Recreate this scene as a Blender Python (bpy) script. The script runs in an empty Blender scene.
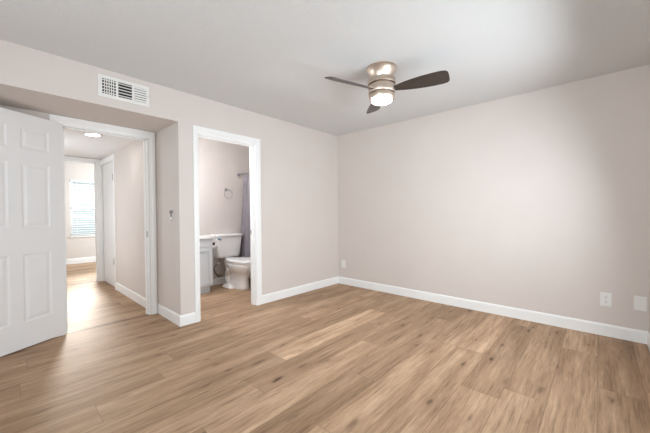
import bpy, bmesh, math, random
from mathutils import Vector, Matrix
from math import sin, cos, pi, radians as R

random.seed(7)
SC = bpy.context.scene
COL = SC.collection

# ------------------------------------------------------------------ camera
F_PX, PY, HC = 300.288, 217.737, 1.16696
fw = Vector((-0.6740801, 0.73850156, -0.01521397))
rt = Vector((0.73863673, 0.67407468, -0.00625245))
up = Vector((-0.00563791, 0.01545225, 0.99986471))
cd = bpy.data.cameras.new('camera')
cam = bpy.data.objects.new('camera', cd)
COL.objects.link(cam)
cd.sensor_width = 36.0
cd.sensor_fit = 'HORIZONTAL'
cd.lens = F_PX * 36.0 / 650.0
cd.shift_y = (PY - 216.5) / 650.0
cd.clip_start = 0.02
m = Matrix.Identity(4)
for i in range(3):
    m[i][0] = rt[i]; m[i][1] = up[i]; m[i][2] = -fw[i]
m[0][3], m[1][3], m[2][3] = 0, 0, HC
cam.matrix_world = m
SC.camera = cam

# ------------------------------------------------------------------ world and lights
W = bpy.data.worlds.new('World')
SC.world = W
W.use_nodes = True
nt = W.node_tree
bg = nt.nodes['Background']
bg.inputs['Color'].default_value = (0.86, 0.94, 1.0, 1)
bg.inputs['Strength'].default_value = 0.68

SC.view_settings.view_transform = 'Standard'
SC.view_settings.look = 'None'
SC.view_settings.gamma = 1.0
SC.view_settings.use_curve_mapping = False
SC.view_settings.exposure = 0.34
SC.cycles.use_denoising = True
SC.cycles.max_bounces = 12
SC.cycles.diffuse_bounces = 8
SC.cycles.sample_clamp_indirect = 6.0


def area(name, loc, direction, sx, sy, power, color=(1, 1, 1), spread=180):
    l = bpy.data.lights.new(name, 'AREA')
    l.shape = 'RECTANGLE'; l.size = sx; l.size_y = sy
    l.energy = power; l.color = color; l.spread = R(spread)
    o = bpy.data.objects.new(name, l)
    COL.objects.link(o)
    o.location = loc
    o.rotation_euler = Vector(direction).to_track_quat('-Z', 'Y').to_euler()
    return o


# daylight from the right bedroom window, plus added fill from behind the camera
area('window_daylight', (0.31, 2.3, 1.45), (-1, 0.0, -0.26), 1.7, 1.15, 40, (0.87, 0.94, 1.0), 156)
area('rear_fill', (-0.65, -2.16, 1.15), (-0.12, 1, 0.5), 1.6, 2.0, 64, (0.85, 0.93, 1.0), 160)
# added fill for the far room (no window there), then daylight through the blind
area('far_room_fill', (-7.9, 2.96, 1.4), (0, -1, -0.1), 1.4, 1.3, 84, (0.84, 0.95, 1.0))
area('far_window_daylight', (-12.0, 2.25, 2.72), (1, -0.21, -0.31), 1.8, 0.6, 42, (1.0, 0.87, 0.80), 28)
# added fill along the hall's left wall, which has no opening
area('hall_fill', (-5.3, 0.235, 1.15), (0, 1, 0), 1.0, 1.9, 8.5, (0.84, 0.93, 1.0))


# ------------------------------------------------------------------ materials
class NT:
    def __init__(self, name):
        self.m = bpy.data.materials.new(name)
        self.m.use_nodes = True
        self.t = self.m.node_tree
        self.b = self.t.nodes['Principled BSDF']

    def n(self, typ, **kw):
        x = self.t.nodes.new(typ)
        for k, v in kw.items():
            if k.startswith('i_'):
                x.inputs[k[2:].replace('_', ' ')].default_value = v
            elif k.startswith('n_'):
                x.inputs[int(k[2:])].default_value = v
            else:
                setattr(x, k, v)
        return x

    def l(self, a, b):
        self.t.links.new(a, b)

    def math(self, op, a, b=None, clamp=False):
        x = self.t.nodes.new('ShaderNodeMath'); x.operation = op; x.use_clamp = clamp
        for i, v in enumerate((a, b)):
            if v is None: continue
            if isinstance(v, (int, float)): x.inputs[i].default_value = v
            else: self.l(v, x.inputs[i])
        return x.outputs[0]

    def ramp(self, f, stops):
        x = self.t.nodes.new('ShaderNodeValToRGB')
        e = x.color_ramp.elements
        while len(e) < len(stops): e.new(0.5)
        for k, (p, c) in zip(e, stops):
            k.position = p; k.color = (*c, 1) if len(c) == 3 else c
        self.l(f, x.inputs[0])
        return x.outputs[0]

    def mix(self, fac, a, b, mode='MIX'):
        x = self.t.nodes.new('ShaderNodeMix'); x.data_type = 'RGBA'; x.blend_type = mode
        for i, v in ((0, fac), (6, a), (7, b)):
            if isinstance(v, (int, float)): x.inputs[i].default_value = v
            elif isinstance(v, tuple): x.inputs[i].default_value = (*v, 1)
            else: self.l(v, x.inputs[i])
        return x.outputs[2]


def plain(name, col, rough=0.5, metal=0.0, spec=0.5, noise=0.0, scale=40, bump=0.0, bscale=200, aniso=0.0):
    M = NT(name)
    b = M.b
    b.inputs['Base Color'].default_value = (*col, 1)
    b.inputs['Roughness'].default_value = rough
    b.inputs['Metallic'].default_value = metal
    b.inputs['Specular IOR Level'].default_value = spec
    tc = M.n('ShaderNodeTexCoord')
    if noise:
        nz = M.n('ShaderNodeTexNoise', i_Scale=scale, i_Detail=3.0)
        M.l(tc.outputs['Object'], nz.inputs['Vector'])
        lo = tuple(c * (1 - noise) for c in col); hi = tuple(min(1, c * (1 + noise)) for c in col)
        M.l(M.ramp(nz.outputs['Fac'], [(0.3, lo), (0.7, hi)]), b.inputs['Base Color'])
    if bump:
        nb = M.n('ShaderNodeTexNoise', i_Scale=bscale, i_Detail=4.0)
        M.l(tc.outputs['Object'], nb.inputs['Vector'])
        bp = M.n('ShaderNodeBump', i_Strength=bump, i_Distance=0.01)
        M.l(nb.outputs['Fac'], bp.inputs['Height'])
        M.l(bp.outputs['Normal'], b.inputs['Normal'])
    return M.m


def emit(name, col, strength):
    M = NT(name)
    M.b.inputs['Base Color'].default_value = (0.9, 0.9, 0.9, 1)
    M.b.inputs['Emission Color'].default_value = (*col, 1)
    M.b.inputs['Emission Strength'].default_value = strength
    return M.m


WALLC = (0.67, 0.615, 0.58)
MAT = {
    'wall': plain('wall_paint', WALLC, 0.6, spec=0.3, noise=0.012, scale=3, bump=0.06, bscale=180),
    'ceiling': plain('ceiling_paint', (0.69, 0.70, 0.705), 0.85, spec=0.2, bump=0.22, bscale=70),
    'ceiling_lit': plain('hall_ceiling_lit', (0.88, 0.885, 0.885), 0.75, spec=0.25, bump=0.15, bscale=60),  # hall ceiling brightness put into a whiter colour, since its disc cannot light it
    'trim': plain('trim_paint', (0.875, 0.88, 0.875), 0.35, spec=0.5, noise=0.01, scale=6),
    'door': plain('door_paint', (0.805, 0.81, 0.815), 0.4, spec=0.45, noise=0.01, scale=8),
    'plastic': plain('white_plastic', (0.80, 0.79, 0.77), 0.35, noise=0.01),
    'dark': plain('dark_void', (0.02, 0.02, 0.02), 0.8, noise=0.1),
    'grey_plastic': plain('grey_plastic', (0.16, 0.15, 0.15), 0.5, noise=0.05),
    'porcelain': plain('porcelain', (0.92, 0.915, 0.905), 0.12, spec=0.6, noise=0.005),
    'seat': plain('seat_plastic', (0.88, 0.87, 0.855), 0.3, noise=0.005),
    'vanity': plain('vanity_paint', (0.60, 0.61, 0.62), 0.4, noise=0.01, scale=10),
    'counter': plain('counter_top', (0.86, 0.85, 0.83), 0.2, noise=0.02, scale=12),
    'chrome': plain('chrome', (0.55, 0.55, 0.56), 0.18, metal=1.0, noise=0.03),
    'steel': plain('hinge_steel', (0.45, 0.44, 0.42), 0.35, metal=1.0, noise=0.05),
    'lever_blue': plain('blue_lever', (0.03, 0.16, 0.28), 0.35, noise=0.05),  # one even dark blue over the whole lever
    'hose': plain('braided_hose', (0.20, 0.18, 0.16), 0.5, metal=0.6, noise=0.3, scale=300),
    'paper': plain('toilet_paper', (0.85, 0.83, 0.80), 0.95, spec=0.1, bump=0.1, bscale=150),
    'core': plain('cardboard_core', (0.10, 0.06, 0.045), 0.9, noise=0.1),
    'strip': plain('threshold_strip', (0.16, 0.10, 0.07), 0.5, noise=0.2, scale=50),
    'blind': plain('blind_slat', (0.86, 0.87, 0.87), 0.5, noise=0.01),
    'leaf': plain('leaf_green', (0.26, 0.40, 0.22), 0.6, noise=0.35, scale=4),
    'bark': plain('bark', (0.10, 0.07, 0.05), 0.9, noise=0.3, scale=30),
    'earth': plain('outside_ground', (0.42, 0.38, 0.32), 0.95, noise=0.15, scale=2),
    'diffuser': emit('lit_diffuser', (1.0, 0.93, 0.88), 11.0),
    'disc': emit('lit_disc', (1.0, 0.97, 0.94), 40.0),
}


def brushed():
    M = NT('brushed_nickel')
    b = M.b
    b.inputs['Metallic'].default_value = 1.0
    tc = M.n('ShaderNodeTexCoord')
    mp = M.n('ShaderNodeMapping'); mp.inputs['Scale'].default_value = (3, 3, 220)
    nz = M.n('ShaderNodeTexNoise', i_Scale=4.0, i_Detail=4.0)
    M.l(tc.outputs['Object'], mp.inputs['Vector']); M.l(mp.outputs['Vector'], nz.inputs['Vector'])
    M.l(M.ramp(nz.outputs['Fac'], [(0.3, (0.56, 0.46, 0.38)), (0.7, (0.70, 0.59, 0.50))]), b.inputs['Base Color'])
    b.inputs['Roughness'].default_value = 0.36
    b.inputs['Anisotropic'].default_value = 0.75
    tg_ = M.n('ShaderNodeTangent', direction_type='RADIAL', axis='Z')
    M.l(tg_.outputs[0], b.inputs['Tangent'])
    return M.m


def bladewood():
    M = NT('espresso_blade')
    b = M.b
    tc = M.n('ShaderNodeTexCoord')
    mp = M.n('ShaderNodeMapping'); mp.inputs['Scale'].default_value = (4, 60, 60)
    nz = M.n('ShaderNodeTexNoise', i_Scale=1.5, i_Detail=6.0)
    M.l(tc.outputs['Object'], mp.inputs['Vector']); M.l(mp.outputs['Vector'], nz.inputs['Vector'])
    M.l(M.ramp(nz.outputs['Fac'], [(0.3, (0.028, 0.021, 0.018)), (0.7, (0.056, 0.043, 0.038))]), b.inputs['Base Color'])
    b.inputs['Roughness'].default_value = 0.34
    b.inputs['Specular IOR Level'].default_value = 0.8
    return M.m


def curtain_mat():
    M = NT('curtain_fabric')
    b = M.b
    tc = M.n('ShaderNodeTexCoord')
    wv = M.n('ShaderNodeTexNoise', i_Scale=350.0, i_Detail=2.0)
    M.l(tc.outputs['Object'], wv.inputs['Vector'])
    M.l(M.ramp(wv.outputs['Fac'], [(0.3, (0.215, 0.19, 0.215)), (0.7, (0.275, 0.25, 0.275))]), b.inputs['Base Color'])
    b.inputs['Roughness'].default_value = 0.8
    return M.m


def glass_mat():
    M = NT('window_glass')
    t = M.t
    tr = M.n('ShaderNodeBsdfTransparent'); tr.inputs['Color'].default_value = (0.91, 0.95, 0.945, 1)
    gl = M.n('ShaderNodeBsdfGlossy'); gl.inputs['Roughness'].default_value = 0.02
    fr = M.n('ShaderNodeFresnel', i_IOR=1.45)
    mx = M.n('ShaderNodeMixShader')
    M.l(fr.outputs[0], mx.inputs[0]); M.l(tr.outputs[0], mx.inputs[1]); M.l(gl.outputs[0], mx.inputs[2])
    M.l(mx.outputs[0], t.nodes['Material Output'].inputs['Surface'])
    return M.m


PW, PLEN = 0.2275, 1.511


def floor_mat():
    M = NT('oak_planks')
    b = M.b
    uv = M.n('ShaderNodeUVMap', uv_map='uv')
    sd = M.n('ShaderNodeAttribute', attribute_name='seed')
    tn = M.n('ShaderNodeAttribute', attribute_name='tone')
    sep = M.n('ShaderNodeSeparateXYZ'); M.l(uv.outputs[0], sep.inputs[0])
    u, v = sep.outputs[0], sep.outputs[1]
    seed = sd.outputs['Fac']; tone = tn.outputs['Fac']

    def vec(su, sv, ks):
        c = M.n('ShaderNodeCombineXYZ')
        M.l(M.math('MULTIPLY', u, su), c.inputs[0])
        M.l(M.math('MULTIPLY', v, sv), c.inputs[1])
        M.l(M.math('MULTIPLY', seed, ks), c.inputs[2])
        return c.outputs[0]
    # broad colour drift, cathedral grain, fine fibre
    n1 = M.n('ShaderNodeTexNoise', i_Scale=1.0, i_Detail=3.0, i_Distortion=0.15); M.l(vec(9, 0.9, 31.0), n1.inputs['Vector'])
    n2 = M.n('ShaderNodeTexNoise', i_Scale=1.0, i_Detail=5.0, i_Roughness=0.65, i_Distortion=0.25); M.l(vec(48, 2.6, 53.0), n2.inputs['Vector'])
    n3 = M.n('ShaderNodeTexNoise', i_Scale=1.0, i_Detail=4.0, i_Roughness=0.7); M.l(vec(190, 9, 17.0), n3.inputs['Vector'])
    base = M.ramp(n1.outputs['Fac'], [(0.28, (0.325, 0.206, 0.125)), (0.5, (0.435, 0.290, 0.183)), (0.72, (0.53, 0.370, 0.246))])
    c = M.mix(0.70, base, M.ramp(n2.outputs['Fac'], [(0.30, (0.42, 0.36, 0.31)), (0.45, (0.88, 0.865, 0.85)), (0.66, (1.16, 1.16, 1.16))]), 'MULTIPLY')
    c = M.mix(0.65, c, M.ramp(n3.outputs['Fac'], [(0.34, (0.66, 0.63, 0.60)), (0.62, (1.12, 1.12, 1.12))]), 'MULTIPLY')
    # knots: sparse elongated dark cells with a soft halo
    vo = M.n('ShaderNodeTexVoronoi', voronoi_dimensions='2D', i_Scale=1.0, i_Randomness=1.0)
    kv = M.n('ShaderNodeCombineXYZ')
    M.l(M.math('ADD', M.math('MULTIPLY', u, 6.5), M.math('MULTIPLY', seed, 71.0)), kv.inputs[0])
    M.l(M.math('ADD', M.math('MULTIPLY', v, 1.9), M.math('MULTIPLY', seed, 37.0)), kv.inputs[1])
    M.l(kv.outputs[0], vo.inputs['Vector'])
    nk = M.n('ShaderNodeTexNoise', i_Scale=1.0, i_Detail=3.0); M.l(vec(30, 9, 11.0), nk.inputs['Vector'])
    dist = M.math('ADD', vo.outputs['Distance'], M.math('MULTIPLY', M.math('SUBTRACT', nk.outputs['Fac'], 0.5), 0.30))
    sepc = M.n('ShaderNodeSeparateColor'); M.l(vo.outputs['Color'], sepc.inputs[0])
    has = M.math('MULTIPLY', M.math('GREATER_THAN', sepc.outputs[0], 0.35), M.math('ADD', 0.35, M.math('MULTIPLY', sepc.outputs[1], 0.65)))
    knot = M.math('MULTIPLY', has, M.math('SUBTRACT', 1.0, M.math('MULTIPLY', dist, M.math('ADD', 7.0, M.math('MULTIPLY', sepc.outputs[2], 9.0))), True), True)
    halo = M.math('MULTIPLY', has, M.math('SUBTRACT', 1.0, M.math('MULTIPLY', dist, 2.6), True), True)
    c = M.mix(M.math('MULTIPLY', halo, 0.60), c, (0.27, 0.16, 0.095))
    c = M.mix(M.math('MULTIPLY', knot, 0.95), c, (0.085, 0.048, 0.03))
    # dark mineral streaks
    ns = M.n('ShaderNodeTexNoise', i_Scale=1.0, i_Detail=2.0, i_Distortion=0.3); M.l(vec(24, 1.3, 91.0), ns.inputs['Vector'])
    st = M.math('MULTIPLY', M.math('SUBTRACT', ns.outputs['Fac'], 0.62, True), 5.0, True)
    c = M.mix(M.math('MULTIPLY', st, 0.7), c, (0.20, 0.125, 0.08))
    # per plank tone
    tm = M.n('ShaderNodeCombineColor')
    for i, k in enumerate((0.22, 0.235, 0.26)):
        M.l(M.math('ADD', 1.0, M.math('MULTIPLY', tone, k * 1.45)), tm.inputs[i])
    c = M.mix(1.0, c, tm.outputs[0], 'MULTIPLY')
    # seams
    e = M.math('MINIMUM', u, M.math('SUBTRACT', PW, u))
    lv = M.n('ShaderNodeAttribute', attribute_name='plen')
    ev = M.math('MINIMUM', v, M.math('SUBTRACT', lv.outputs['Fac'], v))
    seam = M.math('LESS_THAN', M.math('MINIMUM', e, ev), 0.0017)
    c = M.mix(M.math('MULTIPLY', seam, 0.5), c, (0.12, 0.08, 0.055))
    M.l(c, b.inputs['Base Color'])
    M.l(M.math('ADD', 0.50, M.math('MULTIPLY', n3.outputs['Fac'], 0.16)), b.inputs['Roughness'])
    b.inputs['Specular IOR Level'].default_value = 0.25
    bp = M.n('ShaderNodeBump', i_Strength=0.12, i_Distance=0.003)
    M.l(M.math('SUBTRACT', n3.outputs['Fac'], seam), bp.inputs['Height'])
    M.l(bp.outputs['Normal'], b.inputs['Normal'])
    return M.m


MAT['nickel'] = brushed()
MAT['blade'] = bladewood()
MAT['curtain'] = curtain_mat()
MAT['glass'] = glass_mat()
MAT['floor'] = floor_mat()


# ------------------------------------------------------------------ mesh helpers
class MB:
    def __init__(self):
        self.bm = bmesh.new()

    def box(self, x0, y0, z0, x1, y1, z1):
        a = [self.bm.verts.new((x, y, z)) for x in (min(x0, x1), max(x0, x1)) for y in (min(y0, y1), max(y0, y1)) for z in (min(z0, z1), max(z0, z1))]
        for q in ((0, 1, 3, 2), (4, 6, 7, 5), (0, 4, 5, 1), (2, 3, 7, 6), (0, 2, 6, 4), (1, 5, 7, 3)):
            self.bm.faces.new([a[i] for i in q])
        return self

    def rings(self, rings, close=True, caps=(True, True)):
        V = [[self.bm.verts.new(p) for p in r] for r in rings]
        for a, b in zip(V, V[1:]):
            n = len(a)
            for i in range(n if close else n - 1):
                j = (i + 1) % n
                self.bm.faces.new((a[i], a[j], b[j], b[i]))
        if caps[0]: self.bm.faces.new(V[0][::-1])
        if caps[1]: self.bm.faces.new(V[-1])
        return self

    def lathe(self, prof, c=(0, 0, 0), axis='Z', n=48, caps=(True, True)):
        rs = []
        for r, h in prof:
            ring = []
            for k in range(n):
                a = 2 * pi * k / n
                p = {'Z': (r * cos(a), r * sin(a), h), 'X': (h, r * cos(a), r * sin(a)), 'Y': (r * sin(a), h, r * cos(a))}[axis]
                ring.append(Vector(p) + Vector(c))
            rs.append(ring)
        return self.rings(rs, True, caps)

    def tube(self, pts, r, n=10):
        pts = [Vector(p) for p in pts]
        rs = []
        prev = None
        for i, p in enumerate(pts):
            t = (pts[min(i + 1, len(pts) - 1)] - pts[max(i - 1, 0)]).normalized()
            if prev is None:
                a = t.orthogonal().normalized()
            else:
                a = (prev - t * prev.dot(t)).normalized()
            prev = a
            b = t.cross(a)
            rr = r[i] if isinstance(r, (list, tuple)) else r
            rs.append([p + (a * cos(2 * pi * k / n) + b * sin(2 * pi * k / n)) * rr for k in range(n)])
        return self.rings(rs)

    def torus(self, c, rr, r, axis='X', n=48, k=10):
        rs = []
        for i in range(n):
            a = 2 * pi * i / n
            ring = []
            for j in range(k):
                b = 2 * pi * j / k
                q = rr + r * cos(b)
                p = {'X': (r * sin(b), q * cos(a), q * sin(a)), 'Z': (q * cos(a), q * sin(a), r * sin(b))}[axis]
                ring.append(Vector(p) + Vector(c))
            rs.append(ring)
        rs.append(rs[0])
        self.rings(rs, True, (False, False))
        bmesh.ops.remove_doubles(self.bm, verts=self.bm.verts, dist=1e-6)
        return self

    def build(self, name, mat, parent=None, bevel=0.0, smooth=None, seg=2):
        bmesh.ops.recalc_face_normals(self.bm, faces=self.bm.faces)
        me = bpy.data.meshes.new(name)
        self.bm.to_mesh(me); self.bm.free()
        me.materials.append(MAT[mat] if isinstance(mat, str) else mat)
        o = bpy.data.objects.new(name, me)
        COL.objects.link(o)
        if parent is not None:
            o.parent = parent
        if smooth is not None:
            for p in me.polygons: p.use_smooth = True
            me.set_sharp_from_angle(angle=R(smooth))
        if bevel:
            md = o.modifiers.new('bevel', 'BEVEL'); md.width = bevel; md.segments = seg; md.limit_method = 'ANGLE'
            md.angle_limit = R(40)
        return o


def tag(o, label, cat, group=None, kind=None):
    o['label'] = label; o['category'] = cat
    if group: o['group'] = group
    if kind: o['kind'] = kind
    return o


def empty(name, loc, label, cat, group=None, kind=None, rz=0.0):
    o = bpy.data.objects.new(name, None)
    COL.objects.link(o)
    o.empty_display_size = 0.1
    o.location = loc; o.rotation_euler = (0, 0, rz)
    return tag(o, label, cat, group, kind)


def struct(name, mb, mat, label, cat, bevel=0.0, parent=None, smooth=None):
    o = mb.build(name, mat, parent, bevel, smooth)
    if parent is None:
        tag(o, label, cat, None, 'structure')
    return o


# ------------------------------------------------------------------ dimensions
H = 2.44
XL, YB, XR, YREAR = -3.21, 3.84, 0.33, -2.2
T = 0.12
XE = -3.84            # entry wall inside the recess
YR = 1.28             # right side of the recess
YRL = -0.45           # left side of the recess
ZS = 2.122            # recess soffit
OP0, OP1, OPZ = 0.435, 1.195, 2.045     # bedroom doorway
BT0, BT1, BTZ = 1.474, 2.230, 2.045     # bathroom doorway
XBW = -4.65           # bathroom back wall
XH = -6.45            # end wall of the hall
YHL, YHR, ZH = 0.22, 1.25, 2.14         # hall
XF = -9.20            # far room window wall
FD0, FD1, FDZ = 0.36, 1.190, 2.072       # far doorway
W0, W1, WZ0, WZ1 = 1.18, 2.08, 0.66, 2.0


# ------------------------------------------------------------------ floor: planks along Y, one mesh
def build_floor():
    bm = bmesh.new()
    uvl = bm.loops.layers.uv.new('uv')
    ls = bm.faces.layers.float.new('seed'); lt = bm.faces.layers.float.new('tone'); ll = bm.faces.layers.float.new('plen')
    rnd = random.Random(21)
    x_ref = -2.05
    ends = {0: 1.535, -1: 0.39, -2: 2.304, 1: 1.158, 2: 0.74, 3: 1.75, 4: 2.69, 5: 2.69, 6: 2.1, 7: 2.25, 8: 1.75, 9: 2.675, 10: 1.3}
    tones = {(0, 1): 1.25, (-2, 1): 0.45, (5, 1): 0.2, (4, 1): -0.35}
    light_at = [(-1.95, 2.2, 1.1), (-1.95, 0.8, -0.10), (-1.95, 3.4, -0.15), (-2.40, 2.8, 0.55), (-2.40, 1.4, 0.05), (-2.17, 1.0, 0.10), (-2.17, 2.6, -0.15), (-2.17, 3.6, 0.0),
                (-1.70, 0.8, 0.10), (-1.70, 2.0, -0.05), (-1.70, 3.3, 0.15), (-1.47, 0.3, -0.35), (-1.47, 1.5, 0.35), (-1.47, 3.1, -0.25), (-1.24, 1.0, -0.40), (-1.24, 2.4, -0.25), (-1.24, 3.4, -0.35),
                (-1.02, 1.0, 0.15), (-1.02, 2.0, 0.25), (-1.02, 3.3, -0.05), (-0.79, 2.0, -0.10), (-0.79, 0.9, 0.0), (-0.79, 3.2, 0.70), (-0.57, 1.6, 0.05), (-0.57, 3.0, -0.45), (-0.34, 1.5, -0.05), (-0.34, 2.9, -0.15),
                (-0.11, 2.0, -0.10), (-0.11, 3.2, 0.05), (0.12, 2.4, -0.30), (0.12, 3.3, -0.15), (-2.63, 0.6, 0.2), (-2.63, 2.0, 0.0), (-2.86, 0.8, 0.1), (-2.86, 2.2, 0.05), (-3.08, 0.6, 0.15), (-3.08, 2.0, -0.05)]
    zones = [(-9.3, 0.45)]
    k = math.floor((-9.3 - x_ref) / PW)
    while x_ref + k * PW < 0.45:
        xa, xb = x_ref + k * PW, x_ref + (k + 1) * PW
        off = ends.get(k, rnd.uniform(0, PLEN))
        y = off - math.ceil((off + 2.4) / PLEN) * PLEN
        while y < 4.0:
            ya, yb = y, y + PLEN
            xc, yc = (xa + xb) / 2, (ya + yb) / 2
            t = rnd.gauss(0, 0.25)
            for lx, ly, lv in light_at:
                if xa < lx < xb and ya < ly < yb: t = lv
            vs = [bm.verts.new(p) for p in ((xa, ya, 0), (xb, ya, 0), (xb, yb, 0), (xa, yb, 0))]
            f = bm.faces.new(vs)
            for lp, q in zip(f.loops, ((0, 0), (PW, 0), (PW, PLEN), (0, PLEN))): lp[uvl].uv = q
            f[ls] = rnd.uniform(0, 1); f[lt] = max(-1.3, min(1.5, t)); f[ll] = PLEN
            y += PLEN
        k += 1
    bmesh.ops.remove_doubles(bm, verts=bm.verts, dist=1e-5)
    me = bpy.data.meshes.new('floor'); bm.to_mesh(me); bm.free()
    me.materials.append(MAT['floor'])
    o = bpy.data.objects.new('floor', me); COL.objects.link(o)
    tag(o, 'light oak plank floor running through bedroom, hall and bathroom', 'floor', None, 'structure')


build_floor()

# ------------------------------------------------------------------ walls and ceilings
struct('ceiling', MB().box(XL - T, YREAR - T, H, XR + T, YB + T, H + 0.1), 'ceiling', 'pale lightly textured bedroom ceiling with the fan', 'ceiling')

w = MB()
w.box(XL - T, YRL, ZS, XL, YR, H)                    # header over the recess
w.box(XL - T, YR, 0, XL, BT0, H)                     # pier between recess and bathroom door
w.box(XL - T, BT0, BTZ, XL, BT1, H)
w.box(XL - T, BT1, 0, XL, YB + T, H)
w.box(XL - T, YREAR - T, 0, XL, YRL, H)
w.box(XE - T, YRL, ZS, XL - T, YR, ZS + 0.08)        # soffit of the recess
w.box(XE, YR, 0, XL - T, YR + 0.11, H)               # right cheek of the recess
w.box(XE, YRL - 0.1, 0, XL - T, YRL, ZS)             # left cheek
struct('wall_left', w, 'wall', 'greige wall with the door recess and the bathroom doorway', 'wall')

w = MB()
w.box(XE - T, YRL - 0.1, 0, XE, OP0, ZS)
w.box(XE - T, OP0, OPZ, XE, OP1, ZS)
w.box(XE - T, OP1, 0, XE, YR + 0.11, ZS)
struct('wall_entry', w, 'wall', 'greige wall around the bedroom doorway inside the recess', 'wall')

struct('wall_back', MB().box(XL - T, YB, 0, XR + T, YB + T, H), 'wall', 'plain greige wall on the right with three wall plates', 'wall')

w = MB()
RW0, RW1, RZ0, RZ1 = 1.4, 3.2, 0.85, 2.05
w.box(XR, YREAR, 0, XR + T, RW0, H); w.box(XR, RW1, 0, XR + T, YB, H)
w.box(XR, RW0, 0, XR + T, RW1, RZ0); w.box(XR, RW0, RZ1, XR + T, RW1, H)
struct('wall_right', w, 'wall', 'greige wall at the far right edge of the photo', 'wall')
PX0, PX1, PZ1 = -1.5, 0.2, 2.15
w = MB()
w.box(XL - T, YREAR - T, 0, PX0, YREAR, H); w.box(PX1, YREAR - T, 0, XR + T, YREAR, H); w.box(PX0, YREAR - T, PZ1, PX1, YREAR, H)
struct('wall_rear', w, 'wall', 'greige wall behind the camera around an added fill opening', 'wall')

# hall
DX0, DX1, DZ = -6.425, -5.600, 2.035
w = MB()
w.box(XE - T, YHR, 0, DX1, YHR + 0.13, H)
w.box(XH, YHR, 0, DX0, YHR + 0.13, H)
w.box(DX1, YHR, DZ, DX0, YHR + 0.13, H)
struct('wall_hall_right', w, 'wall', 'pale hall wall on the right beyond the bedroom doorway', 'wall')
struct('wall_hall_left', MB().box(XH, YHL - 0.1, 0, XE - T, YHL, H), 'wall', 'hall wall hidden behind the open bedroom door', 'wall')
struct('ceiling_hall', MB().box(XH, YHL, ZH, XE - T, YHR, ZH + 0.08), 'ceiling_lit', 'low white hall ceiling seen through the bedroom doorway', 'ceiling')
w = MB()
w.box(XH - 0.1, -1.0, 0, XH, FD0, H); w.box(XH - 0.1, FD0, FDZ, XH, FD1, H); w.box(XH - 0.1, FD1, 0, XH, 3.0, H)
struct('wall_hall_end', w, 'wall', 'hall end wall around the doorway of the far room', 'wall')

# far room
w = MB()
w.box(XF - T, -1.0, 0, XF, W0, H); w.box(XF - T, W1, 0, XF, 3.1, H); w.box(XF - T, W0, 0, XF, W1, WZ0); w.box(XF - T, W0, WZ1, XF, W1, H)
struct('wall_far_window', w, 'wall', 'pinkish far room wall with the blind covered window', 'wall')
w = MB().box(XF - T, -1.1, 0, XH, -1.0, H)
struct('wall_far_left', w, 'wall', 'left side wall of the far room', 'wall')
w = MB().box(XF - T, 3.0, 0, XH, 3.1, H)
struct('wall_far_right', w, 'wall', 'right side wall of the far room', 'wall')
struct('ceiling_far', MB().box(XF - T, -1.0, H, XH, 3.1, H + 0.1), 'ceiling', 'ceiling of the far room', 'ceiling')

# unseen walls added behind the hall side door to keep its gap dark
w = MB()
w.box(XH, 2.0, 0, XBW - 0.1, 2.1, H); w.box(XH, YHR + 0.13, H - 0.2, XBW - 0.1, 2.0, H)
struct('wall_light_block', w, 'wall', 'unseen wall added behind the closed hall door to block light', 'wall')

# bathroom
YBR = 3.62
struct('wall_bath_back', MB().box(XBW - 0.1, YR + 0.05, 0, XBW, YBR + 0.1, H), 'wall', 'greige bathroom wall behind the toilet with the towel ring', 'wall')
struct('wall_bath_right', MB().box(XBW, YBR, 0, XL - T, YBR + 0.1, H), 'wall', 'bathroom wall behind the shower curtain', 'wall')
struct('ceiling_bath', MB().box(XBW, YR + 0.11, H, XL - T, YBR, H + 0.1), 'ceiling', 'bathroom ceiling', 'ceiling')


# ------------------------------------------------------------------ trim: casings, jambs, baseboards
def casing(mb, x, sx, y0, y1, zt, w=0.07, t=0.017, wl=None, wt=None):
    """mitred U frame on the plane X=x; sx = side it faces; (y0, y1, zt) = inner edges."""
    prof = [(0.0, 0.0), (0.0, t * 0.55), (0.010, t * 0.70), (0.020, t * 0.70), (0.028, t), (w - 0.006, t), (w, t * 0.8), (w, 0.0)]
    kl = (wl or w) / w
    kt = (wt or w) / w
    path = lambda o: [(y0 - o * kl, 0.0), (y0 - o * kl, zt + o * kt), (y1 + o, zt + o * kt), (y1 + o, 0.0)]
    rings = []
    for k in range(4):
        rings.append([(x + sx * h, path(o)[k][0], path(o)[k][1]) for o, h in prof])
    mb.rings(rings)


def casing_y(mb, y, sy, x0, x1, zt, w=0.07, t=0.017):
    prof = [(0.0, 0.0), (0.0, t * 0.55), (0.010, t * 0.70), (0.020, t * 0.70), (0.028, t), (w - 0.006, t), (w, t * 0.8), (w, 0.0)]
    path = lambda o: [(x0 - o, 0.0), (x0 - o, zt + o), (x1 + o, zt + o), (x1 + o, 0.0)]
    mb.rings([[(path(o)[k][0], y + sy * h, path(o)[k][1]) for o, h in prof] for k in range(4)])


def jamb(mb, xa, xb, y0, y1, zt, t=0.016, stop=None):
    mb.box(xa, y0, 0, xb, y0 + t, zt); mb.box(xa, y1 - t, 0, xb, y1, zt); mb.box(xa, y0, zt - t, xb, y1, zt)
    if stop:
        s0, s1 = stop
        mb.box(s0, y0 + t, 0, s1, y0 + t + 0.011, zt - t); mb.box(s0, y1 - t - 0.011, 0, s1, y1 - t, zt - t)
        mb.box(s0, y0 + t, zt - t - 0.011, s1, y1 - t, zt - t)


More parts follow.
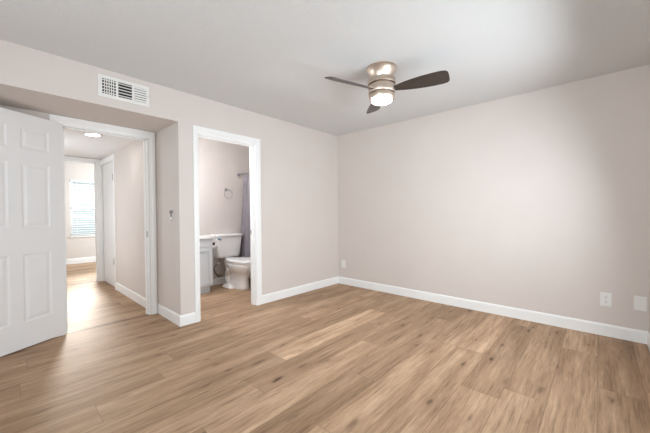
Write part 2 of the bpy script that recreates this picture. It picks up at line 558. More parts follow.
# doorway of the bedroom
c = MB(); casing(c, XE, 1, OP0 - 0.004, OP1 + 0.006, OPZ - 0.006, w=0.061, wl=0.078, wt=0.080)
jamb(c, XE - T, XE, OP0, OP1, OPZ, stop=(XE - 0.085, XE - 0.045))
t1 = struct('trim_1', c, 'trim', 'white casing around the bedroom doorway in the recess', 'door casing')
MB().box(XE - 0.040, OP1 - 0.0185, 0.905, XE - 0.004, OP1 - 0.0155, 0.972).build('strike_plate', 'steel', t1)
# doorway of the bathroom
c = MB(); casing(c, XL, 1, BT0 + 0.012, BT1 - 0.012, BTZ - 0.004, w=0.074, wl=0.056)
casing(c, XL - T, -1, BT0 + 0.010, BT1 - 0.010, BTZ - 0.004, w=0.065)
jamb(c, XL - T, XL, BT0, BT1, BTZ, stop=(XL - 0.075, XL - 0.04))
t2 = struct('trim_2', c, 'trim', 'white casing around the bathroom doorway', 'door casing')
MB().box(XL - 0.115, BT1 - 0.0185, 0.90, XL - 0.080, BT1 - 0.0155, 0.957).build('strike_plate', 'steel', t2)
# doorway of the far room
c = MB(); casing(c, XH, 1, FD0, FD1 - 0.006, FDZ - 0.004, w=0.058)
jamb(c, XH - 0.1, XH, FD0, FD1, FDZ)
struct('trim_3', c, 'trim', 'white casing around the far room doorway at hall end', 'door casing')
# side door of the hall
c = MB(); casing_y(c, YHR, -1, DX0 + 0.0, DX1 - 0.0, DZ, w=0.07)
c.box(DX0, YHR, 0, DX0 + 0.012, YHR + 0.13, DZ); c.box(DX1 - 0.012, YHR, 0, DX1, YHR + 0.13, DZ); c.box(DX0, YHR, DZ - 0.012, DX1, YHR + 0.13, DZ)
struct('trim_4', c, 'trim', 'white casing around the closed side door in the hall', 'door casing')


def base(name, segs, label, h=0.112, t=0.013):
    mb = MB()
    for (xa, ya, xb, yb, nx, ny) in segs:
        d = Vector((xb - xa, yb - ya, 0)); nrm = Vector((nx, ny, 0))
        prof = [(0, 0), (t, 0), (t, h - 0.016), (t * 0.75, h - 0.006), (t * 0.4, h), (0, h)]
        mb.rings([[Vector(p) + nrm * o + Vector((0, 0, z)) for o, z in prof] for p in ((xa, ya, 0), (xb, yb, 0))])
    return struct(name, mb, 'trim', label, 'baseboard')


b_ = 0.013
co = BT1 + 0.060
base('baseboard_left', [(XL, YR - b_, XL, BT0 - 0.045, 1, 0), (XL, co, XL, YB, 1, 0), (XE + 0.002, YR, XL, YR, 0, -1),
                        (XL, YREAR, XL, YRL, 1, 0), (XE, YRL, XE, OP0 - 0.079, 1, 0)], 'white baseboard along the doorway wall and its recess corner')
base('baseboard_back', [(XL, YB, XR, YB, 0, -1)], 'white baseboard along the plain right hand wall')
base('baseboard_right', [(XR, YREAR, XR, YB, -1, 0)], 'white baseboard running off the right edge of the photo')
base('baseboard_hall', [(XE - T, YHR, DX1 + 0.07, YHR, 0, -1), (XH, FD1 + 0.07, XH, YHR, 1, 0), (XH, YHL, XE - T, YHL, 0, 1)], 'white baseboard along the hall wall')
base('baseboard_far', [(XF, -1.0, XF, 3.0, 1, 0)], 'white baseboard under the far room window', h=0.13)
base('baseboard_bath', [(XBW, 2.0, XBW, 2.9, 1, 0)], 'white baseboard behind the toilet')

# threshold strips where the flooring meets at two doorways
struct('trim_5', MB().box(XE - 0.024, OP0 + 0.016, 0, XE - 0.006, OP1 - 0.016, 0.004), 'strip', 'thin dark threshold strip in the bedroom doorway', 'threshold')
struct('trim_6', MB().box(XH - 0.06, FD0 + 0.016, 0, XH - 0.035, FD1 - 0.016, 0.004), 'strip', 'thin dark threshold strip in the far room doorway', 'threshold')


# ------------------------------------------------------------------ six panel door
def panel_door(name, width, height, t, panels, parent=None):
    """leaf in local x (0..width), z (0..height); faces at y=0 and y=-t."""
    bm = bmesh.new()
    xs = sorted({0, width, *[q for p in panels for q in (p[0], p[1])]})
    zs = sorted({0, height, *[q for p in panels for q in (p[2], p[3])]})
    for y, s in ((0.0, -1), (-t, 1)):
        def q(pts):
            bm.faces.new([bm.verts.new((a, y + s * d, c)) for a, c, d in pts])
        for xa, xb in zip(xs, xs[1:]):
            for za, zb in zip(zs, zs[1:]):
                hit = any(p[0] - 1e-6 <= xa and xb <= p[1] + 1e-6 and p[2] - 1e-6 <= za and zb <= p[3] + 1e-6 for p in panels)
                if not hit:
                    q([(xa, za, 0), (xb, za, 0), (xb, zb, 0), (xa, zb, 0)])
        for xa, xb, za, zb in panels:
            lv = [(0, 0), (0.006, 0.003), (0.014, 0.006), (0.022, 0.006), (0.044, 0.0015)]
            R_ = [[(xa + i, za + i, d), (xb - i, za + i, d), (xb - i, zb - i, d), (xa + i, zb - i, d)] for i, d in lv]
            for a, b in zip(R_, R_[1:]):
                for k in range(4):
                    q([a[k], a[(k + 1) % 4], b[(k + 1) % 4], b[k]])
            q(R_[-1])
    def side(pts): bm.faces.new([bm.verts.new(p) for p in pts])
    side([(0, 0, 0), (0, -t, 0), (0, -t, height), (0, 0, height)])
    side([(width, 0, 0), (width, -t, 0), (width, -t, height), (width, 0, height)])
    side([(0, 0, 0), (width, 0, 0), (width, -t, 0), (0, -t, 0)])
    side([(0, 0, height), (width, 0, height), (width, -t, height), (0, -t, height)])
    bmesh.ops.remove_doubles(bm, verts=bm.verts, dist=1e-6)
    mb = MB(); mb.bm.free(); mb.bm = bm
    return mb.build(name, 'door', parent)


LW, LH = 0.755, 2.036
c0, c1, c2, c3 = 0.115, 0.335, 0.425, 0.645
rows = ((0.225, 0.815), (1.04, 1.61), (1.73, 1.92))
leaf = panel_door('door_1', LW, LH, 0.035, [(a, b, za, zb) for a, b in ((c0, c1), (c2, c3)) for za, zb in rows])
# local +x runs from the hinge to the free edge; local y=0 is the face seen in the photo
dx, dy = 0.477, -0.879
leaf.matrix_world = Matrix(((dx, -dy, 0, -3.836), (dy, dx, 0, 0.445), (0, 0, 1, 0.012), (0, 0, 0, 1)))
tag(leaf, 'white six-panel door swung open at the left edge of the photo', 'door', None, 'structure')
for z in (0.2, 1.02, 1.82):
    MB().lathe([(0.006, z - 0.045), (0.006, z + 0.045)], (-0.004, -0.039, 0), n=12).build('hinge', 'steel', leaf, smooth=40)
kb = MB().lathe([(0.030, 0.0), (0.030, 0.006), (0.012, 0.010), (0.011, 0.035), (0.026, 0.045), (0.028, 0.058), (0.018, 0.066), (0.0005, 0.067)], (LW - 0.065, 0, 0.93), 'Y', 32).build('door_knob', 'steel', leaf, smooth=40)
kb = MB().lathe([(0.030, -0.035), (0.030, -0.041), (0.012, -0.045), (0.011, -0.07), (0.026, -0.08), (0.028, -0.093), (0.018, -0.101), (0.0005, -0.102)], (LW - 0.065, 0, 0.93), 'Y', 32).build('door_knob', 'steel', leaf, smooth=40)

# closed side door in the hall
sd = MB().box(DX0 + 0.050, YHR + 0.014, 0.010, DX1 - 0.085, YHR + 0.049, DZ - 0.015).build('door_2', 'door', None, 0.002)
tag(sd, 'narrow white closed door in the right wall of the hall', 'door', None, 'structure')
for z in (0.42, 1.76):
    h_ = MB().lathe([(0.009, z - 0.05), (0.009, z + 0.05)], (DX1 - 0.080, YHR + 0.003, 0), n=12)
    h_.box(DX1 - 0.120, YHR + 0.0105, z - 0.05, DX1 - 0.012, YHR + 0.0135, z + 0.05)
    h_.build('hinge', 'steel', sd, smooth=40)

# ------------------------------------------------------------------ far window, blind, outside
wr = empty('window_1', (XF, (W0 + W1) / 2, WZ0), 'white framed window of the far room beyond the hall', 'window', None, 'structure')
inv = Matrix.Translation(-Vector(wr.location))


def loc_build(mb, name, mat, root, **kw):
    bmesh.ops.transform(mb.bm, matrix=Matrix.Translation(-Vector(root.location)), verts=mb.bm.verts)
    return mb.build(name, mat, root, **kw)


f = MB(); xx0, xx1 = XF - 0.10, XF - 0.055
for a in ((W0, W0 + 0.045, WZ0, WZ1), (W1 - 0.045, W1, WZ0, WZ1), (W0, W1, WZ0, WZ0 + 0.045), (W0, W1, WZ1 - 0.045, WZ1), (W0, W1, 1.31, 1.35)):
    f.box(xx0, a[0], a[2], xx1, a[1], a[3])
loc_build(f, 'window_frame', 'trim', wr, bevel=0.003)
loc_build(MB().box(XF - 0.080, W0 + 0.04, WZ0 + 0.04, XF - 0.076, W1 - 0.04, WZ1 - 0.04), 'pane', 'glass', wr)
loc_build(MB().box(XF - 0.12, W0 - 0.02, WZ0 - 0.03, XF + 0.03, W1 + 0.02, WZ0), 'window_sill', 'trim', wr, bevel=0.004)

bl = empty('window_blind', (XF, (W0 + W1) / 2, WZ0), 'white horizontal slat blind lowered over the far room window', 'blind')
loc_build(MB().box(XF - 0.045, W0 + 0.008, WZ1 - 0.05, XF + 0.005, W1 - 0.008, WZ1 - 0.002), 'head_rail', 'blind', bl, bevel=0.003)
s = MB()
nz_ = 23
for i in range(nz_):
    z = WZ0 + 0.06 + i * (WZ1 - 0.06 - WZ0 - 0.06) / (nz_ - 1)
    a = R(-16)
    px, pz = 0.024 * cos(a), 0.024 * sin(a)
    y0, y1 = W0 + 0.010, W1 - 0.010
    cx = XF - 0.02
    s.rings([[(cx - px, y, z - pz), (cx, y, z - 0.001 + 0.003), (cx + px, y, z + pz), (cx + px, y, z + pz + 0.0025), (cx, y, z + 0.0045), (cx - px, y, z - pz + 0.0025)] for y in (y0, y1)])
loc_build(s, 'slats', 'blind', bl)
loc_build(MB().box(XF - 0.042, W0 + 0.010, WZ0 + 0.012, XF + 0.002, W1 - 0.010, WZ0 + 0.032), 'bottom_rail', 'blind', bl, bevel=0.002)
for y in (W0 + 0.13, W1 - 0.13):
    loc_build(MB().box(XF + 0.004, y - 0.002, WZ0 + 0.03, XF + 0.006, y + 0.002, WZ1 - 0.04), 'lift_cord', 'blind', bl)

struct('ground', MB().box(-22, -12, -0.35, XF - T - 0.02, 14, -0.30), 'earth', 'pale ground outside the far room window', 'ground')

# ------------------------------------------------------------------ right bedroom window, added fill opening behind the camera
w2 = empty('window_2', (XR, (RW0 + RW1) / 2, RZ0), 'bedroom window in the right wall beside the camera', 'window', None, 'structure')
f = MB()
for a in ((RW0, RW0 + 0.05, RZ0, RZ1), (RW1 - 0.05, RW1, RZ0, RZ1), (RW0, RW1, RZ0, RZ0 + 0.05), (RW0, RW1, RZ1 - 0.05, RZ1), (2.28, 2.32, RZ0, RZ1)):
    f.box(XR + 0.05, a[0], a[2], XR + 0.10, a[1], a[3])
loc_build(f, 'window_frame', 'trim', w2)
loc_build(MB().box(XR + 0.07, RW0 + 0.04, RZ0 + 0.04, XR + 0.075, RW1 - 0.04, RZ1 - 0.04), 'pane', 'glass', w2)
w3 = empty('fill_window', ((PX0 + PX1) / 2, YREAR, 0), 'unseen glazed opening added behind the camera for fill light', 'window', None, 'structure')
f = MB()
for a in ((PX0, PX0 + 0.06, 0, PZ1), (PX1 - 0.06, PX1, 0, PZ1), (PX0, PX1, 0, 0.06), (PX0, PX1, PZ1 - 0.06, PZ1), (-0.69, -0.61, 0, PZ1)):
    f.box(a[0], YREAR - 0.09, a[2], a[1], YREAR - 0.05, a[3])
loc_build(f, 'window_frame', 'trim', w3)
loc_build(MB().box(PX0 + 0.05, YREAR - 0.075, 0.05, PX1 - 0.05, YREAR - 0.07, PZ1 - 0.05), 'pane', 'glass', w3)

# ------------------------------------------------------------------ ceiling fan
FX, FY, ZB = -1.425, 2.315, 2.240
fan = empty('ceiling_fan', (FX, FY, H), 'brushed nickel flush ceiling fan with three dark blades and lit lamp', 'ceiling fan')
Z = lambda z: z - H
cn = MB().lathe([(0.002, Z(2.4395)), (0.132, Z(2.4395)), (0.1325, Z(2.430)), (0.126, Z(2.424)), (0.108, Z(2.398)), (0.095, Z(2.375)), (0.086, Z(2.355)), (0.081, Z(2.340)), (0.080, Z(2.328)), (0.002, Z(2.328))], n=64).build('canopy', 'nickel', fan, smooth=35)
mh = MB().lathe([(0.002, Z(2.339)), (0.112, Z(2.339)), (0.121, Z(2.336)), (0.124, Z(2.330)), (0.123, Z(2.298)), (0.120, Z(2.294)), (0.098, Z(2.2925)), (0.098, Z(2.2845)), (0.116, Z(2.284)), (0.117, Z(2.280)),
                 (0.117, Z(2.221)), (0.115, Z(2.218)), (0.097, Z(2.2165)), (0.097, Z(2.2095)), (0.114, Z(2.209)), (0.1145, Z(2.205)), (0.111, Z(2.172)), (0.108, Z(2.166)), (0.096, Z(2.165)), (0.002, Z(2.165))], n=64).build('motor_housing', 'nickel', fan, smooth=35)
df = MB().lathe([(0.002, Z(2.182)), (0.091, Z(2.178)), (0.091, Z(2.163)), (0.088, Z(2.152)), (0.080, Z(2.144)), (0.065, Z(2.138)), (0.042, Z(2.135)), (0.002, Z(2.134))], n=64).build('lamp_diffuser', 'diffuser', fan, smooth=60)
for k, a in enumerate((-108.0, 12.0, 132.0)):
    # outline in local (radial x, tangential y), pitched about the radial axis
    out = []
    prof = [(0.100, 0.028), (0.14, 0.036), (0.20, 0.052), (0.28, 0.067), (0.36, 0.076), (0.44, 0.080), (0.50, 0.079), (0.535, 0.073), (0.552, 0.058), (0.557, 0.035)]
    up_ = [(x, y * 0.90) for x, y in prof]; dn = [(x, -y * 0.94) for x, y in prof]
    ol = up_ + dn[::-1]
    pt = R(-18.5)
    th = 0.0035
    mb = MB()
    mb.rings([[(x, y * cos(pt) - s_ * sin(pt), y * sin(pt) + s_ * cos(pt)) for x, y in ol] for s_ in (-th, th)])
    bl_ = mb.build('blade', 'blade', fan, bevel=0.0015)
    bl_.location = (0, 0, Z(ZB) + 0.004)
    bl_.rotation_euler = (0, 0, R(a))
    br = MB()
    br.rings([[(x, y * cos(pt) - (s_ + 0.0055) * sin(pt), y * sin(pt) + (s_ + 0.0055) * cos(pt)) for x, y in ((0.085, -0.022), (0.165, -0.026), (0.172, -0.015), (0.172, 0.015), (0.165, 0.026), (0.085, 0.022))] for s_ in (-0.0018, 0.0018)])
    br.build('blade_bracket', 'nickel', bl_, bevel=0.001)

# ------------------------------------------------------------------ wall register
V = empty('air_vent', (XL, 0.8125, 2.196), 'white three-section air vent high on the wall over the recess', 'air vent')
VY0, VY1, VZ0, VZ1 = 0.611, 1.014, 2.197, 2.388
secs = ((0.641, 0.742), (0.760, 0.868), (0.886, 0.987))
sz0, sz1 = 2.227, 2.360
f = MB(); x0, x1 = XL, XL + 0.008
f.box(x0, VY0, VZ0, x1, VY1, sz0); f.box(x0, VY0, sz1, x1, VY1, VZ1)
ye = [VY0] + [q for s_ in secs for q in s_] + [VY1]
for i in range(0, 8, 2): f.box(x0, ye[i], sz0, x1, ye[i + 1], sz1)
loc_build(f, 'vent_frame', 'plastic', V, bevel=0.0015)
loc_build(MB().box(XL + 0.0005, 0.635, 2.222, XL + 0.0015, 0.993, 2.365), 'backing', 'dark', V)
for i, (a, b) in enumerate(secs):
    g = MB()
    nl = (5, 5, 6)[i]
    tilt = (R(35), R(35), R(60))[i]
    for k in range(nl):
        z = sz0 + (k + 0.5) * (sz1 - sz0) / nl
        wv = 0.0085 if i < 2 else 0.0100
        dx_, dz_ = 0.003 * cos(tilt), wv * sin(tilt)
        cx_ = XL + 0.005
        g.rings([[(cx_ - dx_, y, z + dz_), (cx_ + dx_, y, z - dz_), (cx_ + dx_ + 0.0008, y, z - dz_ + 0.0008), (cx_ - dx_ + 0.0008, y, z + dz_ + 0.0008)] for y in (a, b)])
    if i == 0:
        for k in range(1, 6):
            y = a + k * (b - a) / 6
            g.box(XL + 0.004, y - 0.0032, sz0, XL + 0.0085, y + 0.0032, sz1)
    loc_build(g, 'louvers', 'plastic', V)
loc_build(MB().box(XL + 0.006, 0.997, 2.278, XL + 0.022, 1.001, 2.302), 'damper_lever', 'plastic', V, bevel=0.001)


# ------------------------------------------------------------------ wall plates
def duplex(x, z, label, group=None):
    o = empty('wall_outlet', (x, YB, z), label, 'outlet', group)
    MB().box(-0.040, -0.006, -0.064, 0.040, 0, 0.064).build('cover_plate', 'plastic', o, bevel=0.003)
    for s_ in (-1, 1):
        zc = s_ * 0.024
        p = [(0.017 * cos(t) if abs(cos(t)) < 0.9 else 0.0155 * (1 if cos(t) > 0 else -1), 0.0145 * sin(t)) for t in [2 * pi * k / 24 for k in range(24)]]
        r_ = MB().rings([[(a, y, zc + b) for a, b in p] for y in (-0.006, -0.0085)]).build('receptacle', 'plastic', o)
        sl = MB()
        sl.box(-0.0075, -0.0088, zc - 0.002, -0.0052, -0.0080, zc + 0.008)
        sl.box(0.0052, -0.0088, zc - 0.002, 0.0075, -0.0080, zc + 0.008)
        sl.lathe([(0.0026, -0.0088), (0.0026, -0.0080)], (0, 0, zc - 0.008), 'Y', 12)
        sl.build('slots', 'dark', r_)
    MB().lathe([(0.003, -0.0075), (0.003, -0.005)], (0, 0, 0), 'Y', 12).build('screw', 'steel', o)
    return o


duplex(0.052, 0.342, 'white duplex outlet on the right wall beside the blank plate')
bp = empty('blank_plate', (0.276, YB, 0.350), 'white blank wall plate rightmost on the right wall', 'wall plate')
MB().box(-0.041, -0.006, -0.064, 0.041, 0, 0.064).build('cover_plate', 'plastic', bp, bevel=0.003)
for s_ in (-1, 1):
    MB().lathe([(0.003, -0.0072), (0.003, -0.005)], (0, 0, s_ * 0.042), 'Y', 12).build('screw', 'plastic', bp)
cp = empty('jack_plate', (-3.100, YB, 0.331), 'small white wall plate low by the far room corner', 'wall plate')
MB().box(-0.040, -0.006, -0.064, 0.040, 0, 0.064).build('cover_plate', 'plastic', cp, bevel=0.003)
MB().box(-0.016, -0.009, -0.033, 0.016, -0.005, 0.033).build('insert', 'plastic', cp, bevel=0.001)

sw = empty('light_switch', (-3.405, YR, 1.160), 'pale wall switch with grey toggle inside the door recess', 'switch')
MB().box(-0.057, -0.005, -0.060, 0.057, 0, 0.060).build('cover_plate', plain('switch_plate', (0.62, 0.58, 0.55), 0.4, noise=0.01), sw, bevel=0.002)
MB().box(-0.018, -0.009, -0.020, 0.010, -0.004, 0.050).build('toggle_slot', 'grey_plastic', sw, bevel=0.001)
MB().box(-0.048, -0.0075, 0.015, -0.030, -0.004, 0.045).build('toggle_slot', 'grey_plastic', sw, bevel=0.001)
MB().box(0.022, -0.0075, 0.015, 0.040, -0.004, 0.045).build('toggle_slot', 'grey_plastic', sw, bevel=0.001)
MB().lathe([(0.015, -0.004), (0.015, -0.016), (0.010, -0.020), (0.0005, -0.021)], (-0.002, 0, -0.045), 'Y', 20).build('toggle', 'porcelain', sw, smooth=40)

# hall ceiling lamp
hd = empty('ceiling_light', (-4.50, 0.80, ZH), 'round white flush light on the low hall ceiling', 'ceiling light')
MB().lathe([(0.002, -0.0005), (0.095, -0.0005), (0.095, -0.010), (0.088, -0.016), (0.074, -0.018), (0.070, -0.012), (0.002, -0.012)], n=48).build('trim_ring', 'trim', hd, smooth=40)
MB().lathe([(0.002, -0.013), (0.069, -0.013), (0.060, -0.017), (0.002, -0.018)], n=48).build('lamp_diffuser', 'disc', hd, smooth=60)

# unseen ceiling disc added to brighten the bathroom (above the doorway's view)
bd = empty('bath_fill_disc', (-3.68, 1.95, H), 'unseen round fill light added on the bathroom ceiling', 'ceiling light')
MB().lathe([(0.002, -0.0005), (0.16, -0.0005), (0.16, -0.03), (0.002, -0.03)], n=48).build('trim_ring', 'trim', bd, smooth=40)
MB().lathe([(0.002, -0.031), (0.15, -0.031), (0.13, -0.06), (0.002, -0.07)], n=48).build('lamp_diffuser', emit('disc_fill_glow', (0.93, 0.96, 1.0), 33.0), bd, smooth=60)

vl = empty('bath_fill_bar', (-3.86, YR + 0.11, 1.72), 'unseen fill light bar added on the bathroom side wall', 'fill light')  # added glowing bar that brightens the toilet from the front
MB().box(-0.11, 0, -0.05, 0.11, 0.02, 0.05).build('back_plate', 'chrome', vl, bevel=0.004)
MB().rings([[(x_, 0.055 + 0.034 * cos(2 * pi * k / 20), 0.034 * sin(2 * pi * k / 20)) for k in range(20)] for x_ in (-0.10, 0.10)]).build('fill_tube', emit('bar_fill_glow', (0.93, 0.96, 1.0), 140.0), vl, smooth=40)

# ------------------------------------------------------------------ bathroom: vanity
va = empty('vanity_cabinet', (-4.42, 1.80, 0), 'pale grey bathroom vanity with white top left of the toilet', 'vanity')
VX0, VX1, VYa, VYb = XBW + 0.003, -4.20, 1.42, 2.145
b = MB()
b.box(VX0, VYa, 0.125, VX1 - 0.018, VYb, 0.805)
loc_build(b, 'cabinet_body', 'vanity', va, bevel=0.0015)
loc_build(MB().box(VX0, VYa, 0.0, VX1 - 0.085, VYb - 0.004, 0.126), 'toe_kick', 'vanity', va)
loc_build(MB().box(VX1 - 0.018, VYa + 0.006, 0.685, VX1, VYb - 0.004, 0.800), 'drawer', 'vanity', va, bevel=0.002)


def shaker(ya, yb, za, zb):
    mb = MB(); r_ = 0.055
    mb.box(VX1 - 0.018, ya, za, VX1, ya + r_, zb); mb.box(VX1 - 0.018, yb - r_, za, VX1, yb, zb)
    mb.box(VX1 - 0.018, ya + r_, za, VX1, yb - r_, za + r_); mb.box(VX1 - 0.018, ya + r_, zb - r_, VX1, yb - r_, zb)
    mb.box(VX1 - 0.018, ya + r_, za + r_, VX1 - 0.010, yb - r_, zb - r_)
    return loc_build(mb, 'door', 'vanity', va)


shaker(VYa + 0.006, 1.78, 0.130, 0.678); shaker(1.786, VYb - 0.004, 0.130, 0.678)
loc_build(MB().box(VX0, VYa - 0.01, 0.806, VX1 + 0.02, VYb + 0.018, 0.846), 'countertop', 'counter', va, bevel=0.004)

# toilet paper holder on the side of the vanity with a roll
hp = empty('paper_holder', (-4.36, VYb, 0.712), 'chrome toilet paper holder on the side of the vanity', 'paper holder')
g = MB().lathe([(0.018, VYb), (0.018, VYb + 0.006), (0.006, VYb + 0.010), (0.006, VYb + 0.072)], (-4.425, 0, 0.712), 'Y', 16)
g.tube([(-4.425, VYb + 0.072, 0.712), (-4.312, VYb + 0.072, 0.712)], 0.006)
loc_build(g, 'holder_arm', 'chrome', hp, smooth=40)
pr = empty('toilet_paper_roll', (-4.36, VYb + 0.072, 0.712), 'white toilet paper roll hanging between vanity and toilet tank', 'toilet paper')
g = MB()
n = 40
ri, ro = 0.023, 0.056
rings = [[(x_, r_ * cos(2 * pi * k / n), r_ * sin(2 * pi * k / n)) for k in range(n)] for x_, r_ in ((-0.05, ri), (-0.05, ro), (0.05, ro), (0.05, ri))]
rings.append(rings[0])
g.rings(rings, True, (False, False)); bmesh.ops.remove_doubles(g.bm, verts=g.bm.verts, dist=1e-6)
g.build('paper', 'paper', pr, smooth=40)
MB().lathe([(0.0228, -0.049), (0.0228, 0.047)], (0, 0, 0), 'X', 32, (False, False)).build('core', 'core', pr, smooth=40)

# ------------------------------------------------------------------ toilet (faces +X, backed to the bathroom wall)
TY = 2.565
to = empty('toilet', (-4.30, TY, 0), 'white two-piece toilet with closed lid against the bathroom wall', 'toilet')


def rrect(x0, x1, y0, y1, z, r=0.03, n=6):
    p = []
    for cx_, cy_, a0 in ((x1 - r, y1 - r, 0), (x0 + r, y1 - r, 90), (x0 + r, y0 + r, 180), (x1 - r, y0 + r, 270)):
        for k in range(n + 1):
            a = R(a0 + 90 * k / n)
            p.append((cx_ + r * cos(a), cy_ + r * sin(a), z))
    return p


def egg(xb, xf, hw, z, n=40, k=0.62):
    """egg outline: blunt back at xb, rounded front at xf, half width hw around Y=TY"""
    p = []
    xm = xb + (xf - xb) * 0.42
    for i in range(n):
        a = 2 * pi * i / n
        cx_, sy = cos(a), sin(a)
        x_ = xm + (xf - xm) * cx_ if cx_ > 0 else xm + (xm - xb) * (-(abs(cx_) ** 0.9))
        y_ = TY + hw * (1 if sy > 0 else -1) * abs(sy) ** 0.85
        p.append((x_, y_, z))
    return p


tk = MB().rings([rrect(-4.635, -4.465, TY - 0.190, TY + 0.190, 0.462, 0.03), rrect(-4.64, -4.452, TY - 0.205, TY + 0.205, 0.50, 0.03),
                 rrect(-4.642, -4.440, TY - 0.228, TY + 0.228, 0.795, 0.03)])
loc_build(tk, 'tank', 'porcelain', to, smooth=40)
tl = MB().rings([rrect(-4.645, -4.432, TY - 0.234, TY + 0.234, 0.795, 0.03), rrect(-4.647, -4.424, TY - 0.242, TY + 0.242, 0.805, 0.03),
                 rrect(-4.647, -4.424, TY - 0.242, TY + 0.242, 0.828, 0.03), rrect(-4.642, -4.430, TY - 0.236, TY + 0.236, 0.840, 0.03), rrect(-4.60, -4.47, TY - 0.2, TY + 0.2, 0.843, 0.03)])
loc_build(tl, 'tank_lid', 'porcelain', to, smooth=50)
# bowl and pedestal: lofted
bw = MB().rings([egg(-4.50, -4.045, 0.112, 0.0), egg(-4.50, -4.040, 0.113, 0.02), egg(-4.49, -4.05, 0.104, 0.05), egg(-4.475, -4.055, 0.102, 0.12), egg(-4.47, -4.045, 0.106, 0.19), egg(-4.46, -4.025, 0.113, 0.225), egg(-4.455, -3.985, 0.135, 0.26),
                 egg(-4.455, -3.935, 0.162, 0.305), egg(-4.46, -3.905, 0.178, 0.345), egg(-4.465, -3.895, 0.184, 0.370), egg(-4.465, -3.893, 0.185, 0.395), egg(-4.45, -3.905, 0.175, 0.402)])
bo = loc_build(bw, 'bowl', 'porcelain', to, smooth=60)
# deck that carries the tank
dk = MB().rings([rrect(-4.54, -4.32, TY - 0.05, TY + 0.09, 0.27, 0.04), rrect(-4.56, -4.31, TY - 0.06, TY + 0.11, 0.36, 0.04), rrect(-4.565, -4.31, TY - 0.065, TY + 0.115, 0.395, 0.04), rrect(-4.56, -4.40, TY - 0.06, TY + 0.10, 0.412, 0.04), rrect(-4.56, -4.49, TY - 0.06, TY + 0.09, 0.463, 0.03)])
loc_build(dk, 'tank_deck', 'porcelain', to, smooth=50)
# trapway bulge on the near side and foot
for s_ in (-1, 1):
    tw = MB().tube([(-4.33, TY + s_ * 0.10, 0.30), (-4.40, TY + s_ * 0.105, 0.27), (-4.455, TY + s_ * 0.10, 0.22), (-4.46, TY + s_ * 0.095, 0.15), (-4.42, TY + s_ * 0.095, 0.09), (-4.44, TY + s_ * 0.085, 0.04)], [0.035, 0.045, 0.045, 0.042, 0.04, 0.04], 14)
    loc_build(tw, 'trapway', 'porcelain', to, smooth=60)
    ft = MB().rings([rrect(-4.54, -4.26, TY + s_ * 0.115 - 0.05, TY + s_ * 0.115 + 0.05, 0.0, 0.045), rrect(-4.535, -4.265, TY + s_ * 0.115 - 0.045, TY + s_ * 0.115 + 0.045, 0.02, 0.043), rrect(-4.50, -4.30, TY + s_ * 0.10 - 0.03, TY + s_ * 0.10 + 0.03, 0.045, 0.028)])
    loc_build(ft, 'foot', 'porcelain', to, smooth=50)
st_ = MB().rings([egg(-4.42, -3.885, 0.184, 0.404), egg(-4.425, -3.880, 0.189, 0.409), egg(-4.425, -3.880, 0.189, 0.420), egg(-4.42, -3.885, 0.184, 0.424)])
loc_build(st_, 'seat', 'seat', to, smooth=50)
ld = MB().rings([egg(-4.42, -3.895, 0.178, 0.4265), egg(-4.43, -3.875, 0.192, 0.432), egg(-4.43, -3.875, 0.192, 0.446), egg(-4.42, -3.888, 0.183, 0.456), egg(-4.37, -3.95, 0.14, 0.460)])
loc_build(ld, 'lid', 'seat', to, smooth=50)
for s_ in (-1, 1):
    hgx = MB().tube([(-4.437, TY + s_ * 0.075 - 0.025, 0.428), (-4.437, TY + s_ * 0.075 + 0.025, 0.428)], 0.013, 12)
    loc_build(hgx, 'seat_hinge', 'seat', to, smooth=50)
for ch in to.children:
    if ch.name.split('.')[0] in ('bowl', 'seat', 'lid', 'trapway', 'foot', 'seat_hinge'):
        ch.location = Vector(ch.location) + Vector((0.045, 0.032, 0))
# flush lever, top left of the tank front
lv = MB().lathe([(0.014, -4.442), (0.014, -4.434), (0.006, -4.430), (0.006, -4.424)], (0, TY - 0.200, 0.768), 'X', 16)
lv.tube([(-4.425, TY - 0.214, 0.772), (-4.422, TY - 0.195, 0.766), (-4.424, TY - 0.165, 0.752)], [0.012, 0.010, 0.010], 10)
lev = loc_build(lv, 'flush_lever', 'lever_blue', to, smooth=50)
lev['label'] = 'blue flush lever'
# water supply
sv = MB().lathe([(0.022, XBW), (0.022, XBW + 0.005), (0.008, XBW + 0.008), (0.008, XBW + 0.05)], (0, TY - 0.09, 0.14), 'X', 16)
sv.tube([(XBW + 0.05, TY - 0.115, 0.14), (XBW + 0.05, TY - 0.065, 0.14)], 0.016, 12)
loc_build(sv, 'shutoff_valve', 'chrome', to, smooth=50)
hs = MB().tube([(XBW + 0.05, TY - 0.115, 0.14), (XBW + 0.052, TY - 0.150, 0.17), (XBW + 0.055, TY - 0.190, 0.235), (XBW + 0.06, TY - 0.205, 0.285), (XBW + 0.07, TY - 0.185, 0.325), (XBW + 0.08, TY - 0.150, 0.345), (XBW + 0.10, TY - 0.130, 0.38), (XBW + 0.10, TY - 0.125, 0.44)], [0.013, 0.012, 0.011, 0.008, 0.008, 0.008, 0.008, 0.008], 10)
loc_build(hs, 'supply_hose', 'hose', to, smooth=60)
loc_build(MB().tube([(XBW + 0.082, TY - 0.146, 0.350), (XBW + 0.10, TY - 0.128, 0.385)], 0.015, 12), 'hose_nut', 'seat', to, smooth=50)

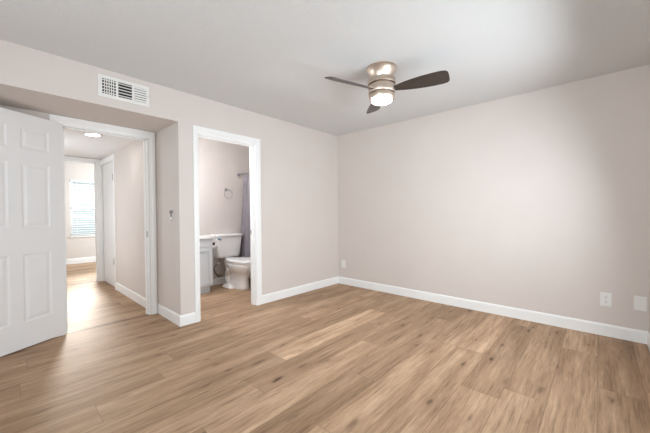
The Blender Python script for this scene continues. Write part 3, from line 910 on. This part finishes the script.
# ------------------------------------------------------------------ towel ring, curtain
tg = empty('towel_ring', (XBW, 2.64, 1.565), 'chrome towel ring on the bathroom wall above the toilet', 'towel ring')
MB().lathe([(0.024, 0.0), (0.024, 0.006), (0.010, 0.010), (0.009, 0.030), (0.012, 0.034), (0.012, 0.044), (0.0005, 0.046)], (0, -0.02, 0.008), 'X', 20).build('mount', 'steel', tg, smooth=40)
MB().torus((0.036, 0.003, -0.066), 0.073, 0.0042, 'X').build('ring', 'steel', tg, smooth=60)

ROD_Y, ROD_Z = 2.862, 1.845
rod = MB().tube([(XBW, ROD_Y, ROD_Z), (XL - T, ROD_Y, ROD_Z)], 0.0125, 16)
for xa, xb in ((XBW, XBW + 0.012), (XL - T - 0.012, XL - T)):
    rod.tube([(xa, ROD_Y, ROD_Z), (xb, ROD_Y, ROD_Z)], 0.028, 20)
rod = rod.build('curtain_rod', plain('rod_metal', (0.42, 0.40, 0.40), 0.35, metal=0.8, noise=0.03), None, smooth=50)
tag(rod, 'grey shower curtain rod across the bathroom', 'curtain rod')
cu = MB()
NU, NV = 90, 24
grid = []
for j in range(NV + 1):
    t = j / NV
    z = ROD_Z - 0.02 - t * (ROD_Z - 0.02 - 0.16)
    xl_ = -4.49 - 0.15 * min(1, t * 1.25) ** 0.9
    row = []
    for i in range(NU + 1):
        s_ = i / NU
        x_ = xl_ + s_ * (-3.55 - xl_)
        amp = 0.022 + 0.012 * t
        y_ = ROD_Y + amp * sin(2 * pi * 7.5 * s_ + 0.6 * sin(5 * s_)) + 0.008 * sin(19 * s_ + 2 * t)
        row.append((x_, y_, z))
    grid.append(row)
vf = [[cu.bm.verts.new(p) for p in r_] for r_ in grid]
for a, b2 in zip(vf, vf[1:]):
    for i in range(NU): cu.bm.faces.new((a[i], a[i + 1], b2[i + 1], b2[i]))
cu = cu.build('shower_curtain', 'curtain', None, smooth=80)
md = cu.modifiers.new('thickness', 'SOLIDIFY'); md.thickness = 0.002
tag(cu, 'lavender grey shower curtain hanging behind the toilet', 'shower curtain')
